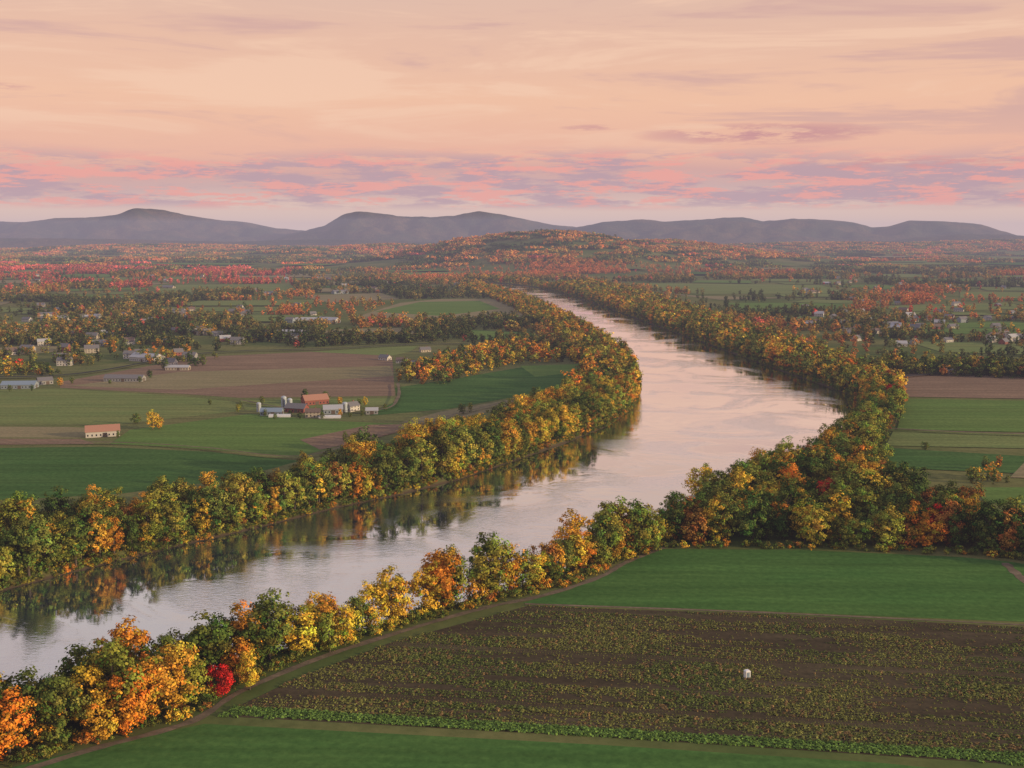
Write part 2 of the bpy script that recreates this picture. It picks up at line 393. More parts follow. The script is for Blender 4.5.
def grid(poly,sp,jit=.45):
    xs=[p[0] for p in poly];ys=[p[1] for p in poly]
    X,Y=np.meshgrid(np.arange(min(xs),max(xs),sp),np.arange(min(ys),max(ys),sp)); X=X.ravel()+rng.uniform(-jit,jit,X.size)*sp; Y=Y.ravel()+rng.uniform(-jit,jit,Y.size)*sp
    k=inpoly(X,Y,poly); return X[k],Y[k]
PALN=['dgreen','olive','ygreen','gold','orange','rust','red','amber']
PAL=np.array([(.068,.11,.026),(.13,.165,.036),(.27,.28,.045),(.62,.44,.05),(.66,.27,.035),(.38,.16,.045),(.6,.035,.03),(.56,.31,.04)])
def nz(x,y,s,o=0): return mn.noise(Vector((x*s+o,y*s-o,o*.37)))
def tints(X,Y,w,ns=.012,amt=.9):
    w=np.array(w,float); w/=w.sum(); cw=np.cumsum(w); out=np.zeros((len(X),3))
    for i,(x,y) in enumerate(zip(X,Y)):
        r=(random.random()+ .8*nz(x,y,ns,3.3))%1.0
        k=int(np.searchsorted(cw,r)); k=min(k,len(PAL)-1)
        k2=random.randrange(len(PAL)) if random.random()<.15 else 1
        out[i]=(PAL[k]*.82+PAL[k2]*.18 if 6 not in (k,k2) else PAL[k])*random.uniform(.65,1.2)
    return out
def scl(n,a,b): s=rng.uniform(a,b,n); return np.stack([s*rng.uniform(.9,1.15,n),s*rng.uniform(.9,1.15,n),s],1)
def overwater(X,Y,m=2.0):
    yy=np.minimum(Y,YEND); return (X>Lf(yy)-m)&(X<Rf(yy)+m)&(Y<YEND)

LBELT=GP([(-500,665),(-250,640),(-70,605),(0,585),(90,562),(180,540),(260,522),(340,502),(400,490),(460,475),(520,455),(570,438),(610,422),(634,405),(641,385),(632,365),(604,345),(574,325),(556,312),(536,303),(516,296),(498,290),(474,286),(455,288),(485,296),(512,308),(538,325),(560,342),(586,360),(588,378),(562,404),(500,430),(400,463),(300,493),(200,516),(100,530),(0,534),(-250,556),(-500,570)])
def LNDshore(side,Y0,Y1,off0,off1,step):
    out=[]
    y=Y0
    while y<Y1:
        x=float(Lf(y)) if side=='L' else float(Rf(y))
        y2=y+1.0; x2=float(Lf(y2)) if side=='L' else float(Rf(y2))
        dx=x2-x; ln=math.hypot(dx,1); nx,ny=1/ln,-dx/ln
        s=-1 if side=='L' else 1
        o=random.uniform(off0,off1)
        out.append((x+s*nx*o,y+s*ny*o)); y+=step/ln*random.uniform(.6,1.4)
    return np.array(out)
X,Y=grid(LBELT,9.2); 
sh=LNDshore('L',400,YEND,3,8,7); X=np.concatenate([X,sh[:,0]]);Y=np.concatenate([Y,sh[:,1]])
k=~overwater(X,Y,3); X,Y=X[k],Y[k]
w_near=[5,8,7,3.4,1.5,1.2,.04,2.4]; w_far=[3,5.5,6,5,1.4,1.6,.03,3.8]
def place(name,key,X,Y,W,a,b,z0=-.3,ns=.012):
    scatter(name,key,np.stack([X,Y,hill(X,Y)+z0],1),scl(len(X),a,b),tints(X,Y,W,ns))
n1=Y<760; n2=(Y>=760)&(Y<1000); n3=(Y>=1000)&(Y<1900); n4=Y>=1900
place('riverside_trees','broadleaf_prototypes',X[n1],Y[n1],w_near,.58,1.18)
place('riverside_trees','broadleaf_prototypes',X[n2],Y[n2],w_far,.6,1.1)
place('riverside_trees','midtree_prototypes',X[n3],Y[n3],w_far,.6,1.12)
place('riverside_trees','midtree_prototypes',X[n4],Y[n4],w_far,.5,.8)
# shore undergrowth
def shoreshrubs(side,Y0,Y1):
    for o0,o1,z,a,b in ((.6,2.5,-3.0,.35,.8),(2.5,6,-1.9,.5,1.1)):
        sh=LNDshore(side,Y0,Y1,o0,o1,2.6 if Y0<1000 else 5)
        if o0<1: sh=sh[np.array([nz(x,y,1/22,4)+.3*nz(x,y,1/5,1)>-.12 for x,y in sh])]
        P3=np.stack([sh[:,0],sh[:,1],np.full(len(sh),z)],1)
        scatter('riverbank_shrubs','shrub_prototypes',P3,scl(len(sh),a,b),tints(sh[:,0],sh[:,1],[4,7,4,1,.3,1,0,.6])*.85)
shoreshrubs('L',400,1600); shoreshrubs('L',1601,3200); shoreshrubs('R',250,1600); shoreshrubs('R',1601,3200)

# near-side belt
RBELT=GP([(-60,768),(-5,742),(65,714),(160,687),(262,652),(370,626),(438,606),(500,591),(570,563),(640,545),(735,505),(800,475),(852,440),(866,410),(850,392),(800,375),(757,360),(715,345),(672,330),(630,315),(595,303),(570,295),(550,289),(590,284),(650,300),(700,317),(750,335),(800,351),(850,369),(895,386),(903,412),(884,440),(872,462),(885,492),(930,520),(980,538),(1060,545),(1300,560),(1300,590),(1080,570),(1010,558),(960,553),(800,546),(664,544),(618,560),(596,572),(540,590),(480,603),(400,625),(320,650),(240,684),(190,713),(100,740),(20,762),(-60,785)])
X,Y=grid(RBELT,8.4)
sh=LNDshore('R',230,YEND,4,8,6.5); X=np.concatenate([X,sh[:,0]]);Y=np.concatenate([Y,sh[:,1]])
k=~overwater(X,Y,3); X,Y=X[k],Y[k]
w_bot=[3.5,6,6,4,2.0,1.2,.02,3]; w_grove=[5,9,6,1.8,1.3,1.8,.08,1.6]; w_right=[3,7,6,4,1,1.3,.04,2.6]
# foreground: every tree is its own object
NEARLIM=470
def tree_obj(name,me,x,y,s,tint,z=-.3):
    o=bpy.data.objects.new(name,me); SC.collection.objects.link(o); o.location=(x,y,z); o.rotation_euler=(0,0,random.uniform(0,6.28))
    o.scale=(s*random.uniform(.9,1.15),s*random.uniform(.9,1.15),s); o['tint']=[float(v) for v in tint]; return o
SPECIAL=[((222,696),'red',.62),((10,757),'orange',.9),((100,742),'amber',.8),((145,725),'amber',.9),((300,655),'gold',.95),((345,645),'gold',.9),((395,622),'amber',1),((130,733),'orange',.9),((60,748),'olive',.95),((270,660),'olive',1),((575,570),'gold',.95),((553,577),'amber',.85),((605,563),'olive',1.05),((450,602),'olive',1.05),((510,592),'amber',.9),((330,652),'ygreen',.85),((250,690),'gold',.55),((190,705),'ygreen',.8),((370,633),'gold',.8),((425,617),'gold',.85),((475,602),'amber',.75),((535,586),'gold',.85)]
sp=[(G(*p)[0],G(*p)[1],c,s) for p,c,s in SPECIAL]
nk=Y<NEARLIM
TT=tints(X[nk],Y[nk],w_bot,.02)
cnt=0
for x,y,tn in zip(X[nk],Y[nk],TT):
    if any(math.hypot(x-a,y-b_)<6 for a,b_,_,_ in sp): continue
    cnt+=1; tree_obj('riverside_tree',random.choice(HI),x,y,random.uniform(.66,1.14),tn)
for x,y,c,s in sp:
    tree_obj('maple_tree' if c in('red','orange','rust') else 'riverside_tree',random.choice(HI[:6]),x,y,s,PAL[PALN.index(c)]*1.0)
print('near trees',cnt)
X,Y=X[~nk],Y[~nk]
g1=(Y<900); g2=(Y>=900)&(Y<1000); g3=Y>=1000
place('riverside_trees','broadleaf_prototypes',X[g1],Y[g1],w_grove,.58,1.14)
place('riverside_trees','broadleaf_prototypes',X[g2],Y[g2],w_right,.65,1.05)
place('riverside_trees','midtree_prototypes',X[g3],Y[g3],w_right,.65,1.1)
for p,c,s in [((722,530),'red',.8),((712,525),'orange',.9),((735,528),'amber',.9),((790,512),'orange',1.1),((808,508),'amber',1.0),((938,545),'red',.85),((950,547),'rust',.9),((928,548),'orange',.8),((988,553),'dgreen',1.05),((1010,553),'dgreen',1.0),((640,547),'ygreen',.8),((905,548),'rust',.7),((870,500),'amber',.9),((845,520),'olive',1.15),((700,500),'gold',1.1),((760,480),'amber',1.1)]:
    x,y=G(*p); tree_obj('maple_tree',random.choice(HI[:6]),x,y,s*1.05,PAL[PALN.index(c)]*(1 if c!='red' else .6))
# low brush in front of the grove
edge=[]
pl=GP([(618,563),(664,548),(800,549),(960,556),(1010,561),(1100,572)])
for i in range(len(pl)-1):
    a=np.array(pl[i]);b_=np.array(pl[i+1]); m=int(np.linalg.norm(b_-a)/1.8)
    for q in range(m): edge.append(a+(b_-a)*random.random()+rng.uniform(0,7,2)*np.array([.3,1]))
pl=TRACK
for i in range(len(pl)-1):
    a=np.array(pl[i]);b_=np.array(pl[i+1]); d=(b_-a); L=np.linalg.norm(d); nn=np.array([-d[1],d[0]])/L
    for q in range(max(1,int(L/1.2))): edge.append(a+d*random.random()+nn*rng.uniform(2.6,8))
edge=np.array(edge)
scatter('field_edge_shrubs','shrub_prototypes',np.stack([edge[:,0],edge[:,1],np.zeros(len(edge))-.2],1),scl(len(edge),.25,.8),tints(edge[:,0],edge[:,1],[2,6,4,1.5,1.2,1,.05,.8],.03))

# woods and hedgerows on the valley floor
def wood(poly,sp,W,a,b,key='midtree_prototypes',name='woodland_trees'):
    X,Y=grid(GP(poly),sp); k=~overwater(X,Y,5); X,Y=X[k],Y[k]; place(name,key,X,Y,W,a,b)
wood([(396,376),(440,360),(500,347),(565,352),(575,362),(520,364),(480,374),(440,386),(400,383)],12,[3,4,3,3,2,2,.1,2],.4,.85)
wood([(878,367),(1300,383),(1300,389),(905,375),(882,374)],9,[8,5,2,.3,.1,.5,0,.5],.65,1.0,name='hedgerow_trees')
wood([(560,352),(590,352),(592,362),(575,364)],9,w_far,.6,.9)
wood([(-200,372),(40,369),(60,376),(-200,382)],11,[3,4,2,2,1.5,1,.1,1.5],.4,.75)
wood([(960,478),(1000,476),(1010,484),(975,486)],7,[4,6,2,1,0,1,0,1],.3,.45,name='field_trees')
for (u,v),c,s in [((153,430),'gold',.62),((159,429),'amber',.55),((136,424),'olive',.4),((240,409),'olive',.35),((238,412),'ygreen',.3),((925,450),'olive',.35),((462,414),'olive',.4),((470,412),'ygreen',.35),((210,405),'olive',.25),((985,470),'olive',.45),((998,468),'rust',.4),((345,441),'olive',.3)]:
    x,y=G(u,v); tree_obj('field_tree',random.choice(HI),x,y,s,PAL[PALN.index(c)])
# general plain
def plain(Y0,Y1,sp,far):
    X=[];Y=[]; y=Y0
    while y<Y1:
        half=.56*y+150; n=int(2*half/sp); x=rng.uniform(-half,half,n); X.append(x); Y.append(y+rng.uniform(-.5,.5,n)*sp); y+=sp
    X=np.concatenate(X);Y=np.concatenate(Y)
    ex=overwater(X,Y,14 if not far else 50)|inpoly(X,Y,LBELT)|inpoly(X,Y,RBELT)|inpoly(X,Y,OPENLEFT)|inpoly(X,Y,OPENRIGHT)
    for f in FIELDS: ex|=inpoly(X,Y,f)
    X,Y=X[~ex],Y[~ex]; keep=np.zeros(len(X),bool)
    for i,(x,y) in enumerate(zip(X,Y)):
        d=nz(x,y*.6,1/260,1.1)+.5*nz(x,y,1/90,5.2)
        keep[i]= (d>.03 if not far else d>-.06) or random.random()<.09 or hill(x,y)>30
    return X[keep],Y[keep]
def plaintint(X,Y):
    out=np.zeros((len(X),3)); A=[(.06,.085,.028),(.11,.13,.038),(.19,.18,.05),(.34,.24,.06),(.46,.23,.06),(.34,.15,.055),(.50,.20,.07),(.48,.13,.10)]
    hz_=hill(X,Y)
    for i,(x,y) in enumerate(zip(X,Y)):
        u=x/y; big_=nz(x,y*.45,1/420,8)+.4*nz(x,y*.6,1/130,3)
        r=random.random()*.5+.12+big_*.95
        k=int(np.clip(r*7,0,6)); c=np.array(A[k])
        if hz_[i]>30 and random.random()<.45: c=np.array(A[4])*1.0
        redz = u<-.2 and (y>2900 and y<5800)
        if (redz and nz(x,y*.4,1/300,2)>-.05 and random.random()<.75) or random.random()<.012: c=np.array(A[7])*random.uniform(.85,1.25)
        out[i]=c*random.uniform(.75,1.3)
    return out
X,Y=plain(1130,2600,12,False); print('plain trees',len(X))
scatter('valley_trees','midtree_prototypes',np.stack([X,Y,hill(X,Y)-.4],1),scl(len(X),.35,.9),plaintint(X,Y))
X,Y=plain(2600,4600,15,False); print('plain trees2',len(X))
scatter('valley_trees','midtree_prototypes',np.stack([X,Y,hill(X,Y)-.4],1),scl(len(X),.5,.95),plaintint(X,Y))
X,Y=plain(4600,11500,78,True); print('patches',len(X))
scatter('distant_woodland','woodland_prototypes',np.stack([X,Y,hill(X,Y)-1],1),scl(len(X),.75,1.15),plaintint(X,Y))

# ------------------------------------------------------------ crop rows
a=np.array(G(220,716));b_=np.array(G(1024,765)); dr=(b_-a)/np.linalg.norm(b_-a); nr=np.array([-dr[1],dr[0]])
xs=np.arange(-60,330,1.0); pts=[]
for k in range(0,100):
    off=k*2.0
    q=a+nr*off+dr*xs[:,None]+rng.normal(0,.16,(len(xs),2)); pts.append((q,k))
PX=[];S=[];T=[]
for q,k in pts:
    m=inpoly(q[:,0],q[:,1],CROP); q=q[m]
    for x,y in q:
        s=(x-a[0])*dr[0]+(y-a[1])*dr[1]
        d=nz(s*.22,k*5.0,1/12,9)+.5*nz(x,y,1/26,4)+.3*nz(x,y,1/5,6)
        far_=(k/90.0)
        if k>=4 and d<-.32+.26*far_ and random.random()<.8: continue
        if k<4: sc=random.uniform(1.1,1.7); c=np.array((.12,.21,.045))
        else:
            sc=random.uniform(.6,1.15)*(1+.6*d)*(1-.2*far_); f=nz(x,y,1/35,12)+random.uniform(-.3,.3)
            if k%23 in(10,11): sc*=.45
            c=np.array((.11,.14,.038)) if f<0 else np.array((.165,.175,.05))
            if random.random()<.16: c=np.array((.20,.14,.06))
        PX.append((x,y,.05)); S.append((sc,sc,sc*random.uniform(.7,1.1))); T.append(c*random.uniform(.7,1.2))
print('crops',len(PX))
scatter('crop_rows','crop_prototypes',np.array(PX),np.array(S),np.array(T))

# ------------------------------------------------------------ buildings
def flat(name,c,r=.7,var=.12,metal=0):
    m,t,out=newmat(name); n=t.noise(pos(t),1.3,3); c2=tuple(v*(1-var*2) for v in c)
    principled(t,out,t.mix(n,c,c2),r,.3); return m
WALLS=[flat('white_paint',(.5,.49,.47)),flat('cream_paint',(.42,.38,.31)),flat('red_barn_paint',(.26,.085,.065)),flat('grey_siding',(.28,.29,.30)),flat('blue_siding',(.24,.29,.34))]
ROOFS=[flat('grey_shingle',(.16,.16,.17)),flat('rusty_metal_roof',(.38,.20,.14)),flat('blue_metal_roof',(.20,.27,.35)),flat('pale_metal_roof',(.38,.40,.43)),flat('brown_shingle',(.15,.11,.09))]
GLASS=flat('window_glass',(.03,.035,.045),.15); DOOR=flat('door_paint',(.12,.09,.07)); STEEL=flat('silo_steel',(.36,.42,.48),.4); PLAS=flat('white_poly',(.55,.57,.58),.5); BRICK=flat('chimney_brick',(.25,.1,.07))
def box(V,Fq,x0,x1,y0,y1,z0,z1):
    s=len(V); V+=[(x0,y0,z0),(x1,y0,z0),(x1,y1,z0),(x0,y1,z0),(x0,y0,z1),(x1,y0,z1),(x1,y1,z1),(x0,y1,z1)]
    Fq+=[(s,s+3,s+2,s+1),(s+4,s+5,s+6,s+7),(s,s+1,s+5,s+4),(s+1,s+2,s+6,s+5),(s+2,s+3,s+7,s+6),(s+3,s,s+4,s+7)]
def part(name,V,Fq,m,par):
    o=newmesh(name,V,Fq,[m]); o.parent=par; return o
def house(x,y,L=12,W=8,h=5.5,rh=3,rot=0,wall=0,roof=0,name='farmhouse',barn=False,chim=True):
    e=bpy.data.objects.new(name,None); SC.collection.objects.link(e); e.location=(x,y,float(hill(x,y))); e.rotation_euler=(0,0,rot)
    l,w=L/2,W/2
    V=[(-l,-w,-.5),(l,-w,-.5),(l,w,-.5),(-l,w,-.5),(-l,-w,h),(l,-w,h),(l,w,h),(-l,w,h),(-l,0,h+rh),(l,0,h+rh)]
    part('walls',V,[(0,1,5,4),(2,3,7,6),(1,2,6,9,5),(3,0,4,8,7)],WALLS[wall],e)
    ov=.5; k=rh/w; V=[];Fq=[]
    for s in(-1,1):
        b=len(V)
        ye=s*(w+ov); ze=h-ov*k
        V+=[(-l-ov,0,h+rh+.05),(l+ov,0,h+rh+.05),(l+ov,ye,ze+.05),(-l-ov,ye,ze+.05),(-l-ov,0,h+rh+.3),(l+ov,0,h+rh+.3),(l+ov,ye,ze+.3),(-l-ov,ye,ze+.3)]
        Fq+=[(b,b+1,b+2,b+3),(b+4,b+7,b+6,b+5),(b+3,b+2,b+6,b+7),(b,b+3,b+7,b+4),(b+1,b+5,b+6,b+2)]
    part('roof',V,Fq,ROOFS[roof],e)
    V=[];Fq=[]
    nwin=max(2,int(L/3)) 
    for s in(-1,1):
        for i in range(nwin):
            cx=-l+L*(i+.5)/nwin
            for zz in ([1.1] if h<4.5 or barn else [1.1,3.6]):
                yy=s*(w+.03); 
                if s==-1 and i==nwin//2 and zz<2: continue
                box(V,Fq,cx-.5,cx+.5,yy-.03,yy+.03,zz,zz+1.4)
        for cy in(-w*.5,w*.5): box(V,Fq,s*(l+.03)-.03,s*(l+.03)+.03,cy-.45,cy+.45,1.2,2.6)
    part('windows',V,Fq,GLASS,e)
    V=[];Fq=[]; cx=-l+L*(nwin//2+.5)/nwin; dw=1.6 if barn else .5; box(V,Fq,cx-dw,cx+dw,-w-.08,-w-.01,0,3.2 if barn else 2.1)
    if barn: box(V,Fq,l+.01,l+.08,-1.6,1.6,0,3.4)
    part('door',V,Fq,DOOR,e)
    if chim and not barn:
        V=[];Fq=[]; box(V,Fq,l*.4-.4,l*.4+.4,.3,1.1,h+rh*.4,h+rh+1.2); part('chimney',V,Fq,BRICK,e)
    return e
def silo(x,y,r,h,m=STEEL):
    e=bpy.data.objects.new('grain_silo',None); SC.collection.objects.link(e); e.location=(x,y,0); n=20
    V=[];Fq=[]
    for z in(-.3,h):
        for i in range(n): V.append((r*math.cos(i*6.2832/n),r*math.sin(i*6.2832/n),z))
    for i in range(n): Fq.append((i,(i+1)%n,n+(i+1)%n,n+i))
    o=part('shell',V,Fq,m,e); V=[];Fq=[]
    for k in range(5):
        a=k/5*math.pi/2
        for i in range(n): V.append((1.03*r*math.cos(a)*math.cos(i*6.2832/n),1.03*r*math.cos(a)*math.sin(i*6.2832/n),h+.02+r*.75*math.sin(a)))
    for k in range(4):
        for i in range(n): Fq.append((k*n+i,k*n+(i+1)%n,(k+1)*n+(i+1)%n,(k+1)*n+i))
    Fq.append(tuple(4*n+i for i in range(n))); part('dome_cap',V,Fq,m,e)
    V=[];Fq=[]; box(V,Fq,-.3,.3,-r-.5,-r-.05,0,h); part('ladder_chute',V,Fq,ROOFS[0],e)
def greenhouse(x,y,L,W,rot):
    e=bpy.data.objects.new('greenhouse',None); SC.collection.objects.link(e); e.location=(x,y,0); e.rotation_euler=(0,0,rot)
    n=12;V=[];Fq=[]
    for s in(-1,1):
        for i in range(n+1): a=i/n*math.pi; V.append((s*L/2,W/2*math.cos(a),W*.42*math.sin(a)+.05))
    for i in range(n): Fq.append((i,i+1,n+2+i,n+1+i))
    Fq.append(tuple(range(n+1))); Fq.append(tuple(range(2*n+1,n,-1))); part('cover',V,Fq,PLAS,e)
    V=[];Fq=[]; box(V,Fq,L/2+.02,L/2+.1,-1,1,0,2.3); box(V,Fq,-L/2-.1,-L/2-.02,-1,1,0,2.3); part('doors',V,Fq,DOOR,e)
def HS(u,v,**k): x,y=G(u,v); return house(x,y,**k)
HS(103,436,L=24,W=11,h=4.6,rh=3.8,rot=.35,wall=0,roof=1,name='barn',barn=True)
HS(20,388,L=32,W=14,h=4,rh=3,rot=.1,wall=4,roof=2,name='barn',barn=True)
HS(45,384,L=14,W=10,h=4,rh=3,rot=.6,wall=3,roof=0,name='barn',barn=True)
HS(125,381,L=40,W=12,h=3.6,rh=3,rot=-.05,wall=3,roof=0,name='barn',barn=True)
HS(178,370,L=26,W=9,h=3.5,rh=2,rot=0,wall=1,roof=3,name='barn',barn=True)
HS(315,404,L=22,W=12,h=4.6,rh=4,rot=.5,wall=2,roof=1,name='barn',barn=True)
HS(297,412,L=18,W=10,h=4,rh=3.4,rot=-.3,wall=2,roof=0,name='barn',barn=True)
HS(333,413,L=16,W=12,h=4,rh=3,rot=.2,wall=4,roof=3,name='barn',barn=True)
HS(272,415,L=18,W=9,h=3.5,rh=2.5,rot=0,wall=4,roof=2,name='barn',barn=True)
HS(352,411,L=11,W=8,h=5,rh=3,rot=.9,wall=0,roof=0)
HS(372,414,L=10,W=6,h=3.5,rh=2,rot=.1,wall=3,roof=3,name='machinery_shed',barn=True)
HS(313,417,L=12,W=8,h=4.5,rh=2.6,rot=.1,wall=1,roof=4)
for (u,v),r,h in [((284,408),2.4,9),((290,409),2.2,8),((345,412),2.4,7),((259,412),2,7)]:
    x,y=G(u,v); silo(x,y,r,h)
for u,v in [(280,417),(330,418)]: x,y=G(u,v); greenhouse(x,y,18,6,.05)
for u,v,c,s in [(262,405,'olive',.35),(305,402,'dgreen',.5),(325,402,'olive',.45),(340,404,'amber',.4),(360,408,'olive',.35),(365,406,'gold',.35),(300,419,'dgreen',.25),(350,417,'olive',.25),(385,410,'olive',.25),(60,386,'amber',.4),(72,384,'olive',.35),(150,378,'dgreen',.4),(165,370,'dgreen',.6),(190,366,'dgreen',.7),(196,366,'dgreen',.6),(203,366,'olive',.5),(275,419,'olive',.28),(265,416,'olive',.3),(290,416,'dgreen',.3),(322,419,'olive',.25),(340,417,'amber',.3),(362,416,'olive',.3),(118,438,'olive',.25),(10,392,'olive',.3),(32,391,'dgreen',.3),(140,383,'olive',.3),(110,384,'olive',.28)]:
    x,y=G(u,v); tree_obj('farmyard_tree',random.choice(HI),x,y,s,PAL[PALN.index(c)])
for u,v in [(402,363),(412,366),(425,352),(470,358),(446,372),(385,360),(520,356)]:
    HS(u,v,L=random.uniform(10,14),W=random.uniform(7,9),h=random.choice([3.5,5]),rot=random.uniform(-.6,.6),wall=random.choice([0,0,1,3]),roof=random.choice([0,0,3,4]))
HS(290,335,L=40,W=16,h=5,rh=3,rot=-.15,wall=3,roof=3,name='warehouse',barn=True)
HS(308,322,L=42,W=18,h=5,rh=3,rot=0,wall=0,roof=3,name='warehouse',barn=True)
HS(955,374,L=26,W=12,h=4,rh=3,rot=.1,wall=0,roof=3,name='barn',barn=True)
# village houses
vill=[(random.gauss(90,60),random.uniform(300,356)) for _ in range(75)]+[(random.uniform(180,330),random.uniform(305,345)) for _ in range(22)]+[(random.uniform(790,1020),random.uniform(278,350)) for _ in range(75)]+[(random.uniform(-20,480),random.uniform(270,300)) for _ in range(30)]+[(random.uniform(40,200),random.uniform(356,368)) for _ in range(9)]
HX=[];HY=[]
for u,v in vill:
    x,y=G(u,v)
    if any(inpoly(np.array([x]),np.array([y]),f)[0] for f in (LBELT,RBELT)): continue
    big=random.random()<.1
    house(x,y,L=random.uniform(24,42) if big else random.uniform(11,18),W=random.uniform(12,18) if big else random.uniform(8,11),h=random.choice([4,5,6]),rh=random.uniform(3,4.5),rot=random.uniform(-.8,.8),wall=random.choice([0,0,1,3,4,2]),roof=random.choice([0,0,3,4,0]),name='warehouse' if big else 'house',barn=big)
    for q in range(4):
        a_=random.uniform(0,6.28); r_=random.uniform(13,30); HX.append(x+r_*math.cos(a_)); HY.append(y+r_*math.sin(a_))
HX=np.array(HX);HY=np.array(HY)
scatter('village_trees','midtree_prototypes',np.stack([HX,HY,hill(HX,HY)-.3],1),scl(len(HX),.35,.7),tints(HX,HY,[4,5,3,2,1.5,2,.3,2]))
# white portable toilet standing in the crop
x,y=G(747,678); e=bpy.data.objects.new('portable_toilet',None); SC.collection.objects.link(e); e.location=(x,y,.05); e.rotation_euler=(0,0,.3)
WHT=flat('white_shell',(.72,.74,.76))
V=[];Fq=[]; box(V,Fq,-.85,.85,-.85,.85,.1,2.5); part('cabin',V,Fq,WHT,e)
V=[(-.95,-.95,2.5),(.95,-.95,2.5),(.95,.95,2.5),(-.95,.95,2.5),(-.6,-.6,2.85),(.6,-.6,2.85),(.6,.6,2.85),(-.6,.6,2.85)]
part('roof',V,[(0,3,2,1),(4,5,6,7),(0,1,5,4),(1,2,6,5),(2,3,7,6),(3,0,4,7)],WHT,e)
V=[];Fq=[]; box(V,Fq,-.5,.5,-.92,-.86,.25,2.2); part('door',V,Fq,ROOFS[2],e)
V=[];Fq=[]; box(V,Fq,-.95,.95,-.95,.95,-.1,.09); part('skid_base',V,Fq,DOOR,e)

# ------------------------------------------------------------ distant mountains
hm,t,out=newmat('forested_hills'); p=pos(t)
n=t.noise(p,.0022,5,.65); n2=t.noise(p,.012,4,.7)
c=t.mix(t.mapr(n,.4,.6),(.045,.055,.04),(.11,.08,.05)); c=t.mix(t.mapr(n2,.35,.65,0,.6),c,(.03,.035,.03))
principled(t,out,c,1,.05,n2,1,25)
def ridge(prof,Yd,depth,name='distant_hills',seed=0):
    us=np.array([p_[0] for p_ in prof],float); vs=np.array([p_[1] for p_ in prof],float)
    U=np.linspace(us[0],us[-1],420); vv=np.interp(U,us,vs)
    ker=np.array([1,2,3,2,1])/9; vv=np.convolve(np.pad(vv,2,'edge'),ker,'valid')
    Xc=(U-512)/F*Yd; Hh=np.maximum((235-vv)/F*Yd*1.0+H,5)
    M=40; V=[]
    for j in range(M+1):
        s=j/M*2-1
        fall=(1-abs(s)**1.25)
        for i,(xx,hh) in enumerate(zip(Xc,Hh)):
            sp_=nz(xx,s*1500+seed*999,1/520,seed)*.6+nz(xx,s*1500,1/190,seed+4)*.35
            ed=1-abs(s)
            f=fall+ sp_*min(1,abs(s)*2.2)*ed*1.0
            f=max(0,min(f,1-.02*abs(s)*5))
            z=hh*f+ (0 if j!=M//2 else nz(xx,0,1/160,2)*8+nz(xx,0,1/60,5)*4) -6
            V.append((xx*(1+s*depth/Yd),Yd+s*depth,z))
    n_=len(U); Fq=[(j*n_+i,j*n_+i+1,(j+1)*n_+i+1,(j+1)*n_+i) for j in range(M) for i in range(n_-1)]
    newmesh(name,V,Fq,[hm],True)
ridge([(-700,236),(-300,225),(-80,220),(0,221),(30,222),(60,218),(100,217),(122,215),(138,208),(165,209.5),(185,214),(215,219),(250,222),(280,228),(330,232),(400,240)],14500,1900,seed=1)
ridge([(250,242),(300,232),(325,226),(345,214),(360,211),(380,213),(400,216),(430,217),(455,215.5),(480,211),(510,216),(550,224),(590,228),(640,234),(700,244)],13000,1600,seed=2)
ridge([(500,244),(560,230),(600,222),(640,219),(660,221),(690,220),(720,217.5),(740,217),(760,221),(790,218.5),(820,219),(850,222),(868,227),(885,226),(905,220),(940,221),(975,224),(1000,231),(1024,238),(1100,243)],11800,1500,seed=3)
ridge([(860,246),(900,238),(960,233),(1000,234),(1060,238),(1150,232),(1400,240),(1800,238)],10300,900,seed=6)
ridge([(-700,236),(-200,236),(100,238),(240,241),(330,238),(420,241),(520,243)],10800,900,seed=5)

# ------------------------------------------------------------ hazy air over the valley (homogeneous medium, own glow added for scattered light)
am,t,out=newmat('valley_haze'); DEN=4.8e-5
va=t.add('ShaderNodeVolumeAbsorption'); va.inputs['Color'].default_value=(0,0,0,1); va.inputs['Density'].default_value=DEN
ve=t.add('ShaderNodeEmission'); ve.inputs['Color'].default_value=(.46,.40,.50,1); ve.inputs['Strength'].default_value=DEN
ad=t.add('ShaderNodeAddShader'); t.l.new(va.outputs[0],ad.inputs[0]); t.l.new(ve.outputs[0],ad.inputs[1]); t.l.new(ad.outputs[0],out.inputs['Volume'])
V=[];Fq=[]; box(V,Fq,-30000,30000,-3000,16000,-30,320); newmesh('haze_air',V,Fq,[am])

# ------------------------------------------------------------ sky
W=bpy.data.worlds.new('World'); SC.world=W; W.use_nodes=True; t=NT(W.node_tree); t.n.clear()
out=t.add('ShaderNodeOutputWorld'); bg=t.add('ShaderNodeBackground')
dirv=t.add('ShaderNodeTexCoord').outputs['Generated']
sx=t.add('ShaderNodeSeparateXYZ'); t.l.new(dirv,sx.inputs[0]); z=t.math('MAXIMUM',sx.outputs[2],0)
warp=t.noise(t.mapping(dirv,(2.2,2.2,10)),1,2,.6)
zw=t.math('ADD',z,t.math('MULTIPLY',t.math('SUBTRACT',warp,.5),.045))
rp=t.add('ShaderNodeValToRGB'); t.set(rp.inputs[0],t.math('POWER',t.math('MAXIMUM',zw,0),.5)); cr=rp.color_ramp
stops=[(0,(236,206,192)),(.022,(236,202,186)),(.038,(214,178,174)),(.054,(222,172,164)),(.07,(244,186,162)),(.12,(250,198,166)),(.17,(240,194,169)),(.21,(233,194,174)),(.29,(238,220,212)),(.42,(230,226,234)),(.7,(192,196,218)),(1,(165,172,204))]
cr.elements[0].position=0; cr.elements[0].color=lin(stops[0][1])+(1,); cr.elements[1].position=1; cr.elements[1].color=lin(stops[-1][1])+(1,)
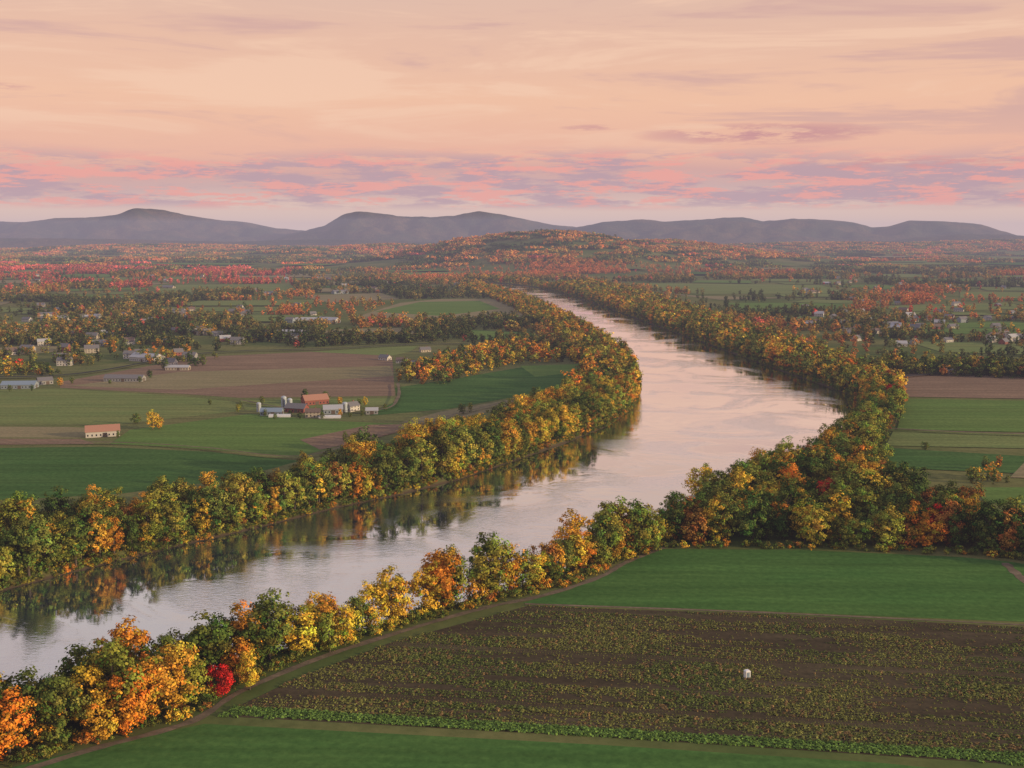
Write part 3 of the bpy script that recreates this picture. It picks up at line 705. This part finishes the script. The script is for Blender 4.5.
for p_,c_ in stops[1:-1]:
    e=cr.elements.new(p_**.5); e.color=lin(c_)+(1,)
c=rp.outputs[0]
# broad high stratus streaks
s1=t.noise(t.mapping(dirv,(2.4,2.4,24),(0.10,0.06,0)),1.3,5,.62,.5)
hi=t.mapr(z,.065,.10)
c=t.mix(t.math('MULTIPLY',t.mapr(s1,.5,.64,0,.7,True),hi),c,lin((214,170,164))+(1,))
c=t.mix(t.math('MULTIPLY',t.mapr(s1,.48,.36,0,.6,True),hi),c,lin((255,212,182))+(1,))
# low cumulus band
s2=t.noise(t.mapping(dirv,(10,10,74)),1.0,5,.66)
s3=t.noise(t.mapping(dirv,(18,18,125),(0,0,0),(3,1,2)),1.0,5,.70)
band=t.math('MULTIPLY',t.mapr(z,.020,.030,0,1,True),t.mapr(zw,.080,.060,0,1,True))
c=t.mix(t.math('MULTIPLY',t.mapr(s2,.43,.55,0,.85,True),band),c,lin((190,158,170))+(1,))
c=t.mix(t.math('MULTIPLY',t.mapr(s3,.48,.58,0,.85,True),band),c,lin((250,168,155))+(1,))
# wisps
az=t.math('DIVIDE',sx.outputs[0],t.math('MAXIMUM',sx.outputs[1],.05)); tot=None
for (a0,z0,wa,wz,amt) in [(.225,.087,.12,.010,.85),(.07,.094,.03,.003,.5),(-.47,.118,.05,.004,.5),(.35,.060,.12,.006,.5)]:
    da=t.math('POWER',t.math('DIVIDE',t.math('SUBTRACT',az,a0),wa),2.0); dz=t.math('POWER',t.math('ABSOLUTE',t.math('DIVIDE',t.math('SUBTRACT',z,z0),wz)),2.0)
    el=t.math('MULTIPLY',t.math('SUBTRACT',1,t.math('ADD',da,dz),clamp=True),amt)
    tot=el if tot is None else t.math('MAXIMUM',tot,el)
c=t.mix(t.math('MULTIPLY',t.math('POWER',tot,.8),t.mapr(s3,.40,.56,0,1,True)),c,lin((204,144,150))+(1,))
sky=t.add('ShaderNodeTexSky',sky_type='NISHITA'); sky.sun_disc=False
SE=math.radians(12); SAZ=math.radians(108)  # azimuth clockwise from +Y
sky.sun_elevation=SE; sky.sun_rotation=SAZ
c=t.mix(1,c,t.mix(1,sky.outputs[0],(.006,.006,.006,1),'MULTIPLY'),'ADD')
t.l.new(c,bg.inputs[0]); bg.inputs[1].default_value=.92; t.l.new(bg.outputs[0],out.inputs[0])
W.cycles.sampling_method='MANUAL'; W.cycles.sample_map_resolution=512
sl=bpy.data.lights.new('sun','SUN'); sl.energy=5.0; sl.angle=math.radians(1.0); sl.color=(1,.72,.40)
so=bpy.data.objects.new('sun',sl); SC.collection.objects.link(so)
sd=Vector((math.sin(SAZ)*math.cos(SE),math.cos(SAZ)*math.cos(SE),math.sin(SE))); so.rotation_euler=sd.to_track_quat('Z','Y').to_euler(); so.location=(200,-200,300)

cd=bpy.data.cameras.new('camera'); cd.lens=36*F/1024; cd.sensor_width=36; cd.clip_end=120000; cd.clip_start=1
co=bpy.data.objects.new('camera',cd); SC.collection.objects.link(co); co.location=(0,0,H); co.rotation_euler=(math.pi/2-P,0,0); SC.camera=co
SC.view_settings.view_transform='Standard'; SC.view_settings.look='None'; SC.view_settings.exposure=0
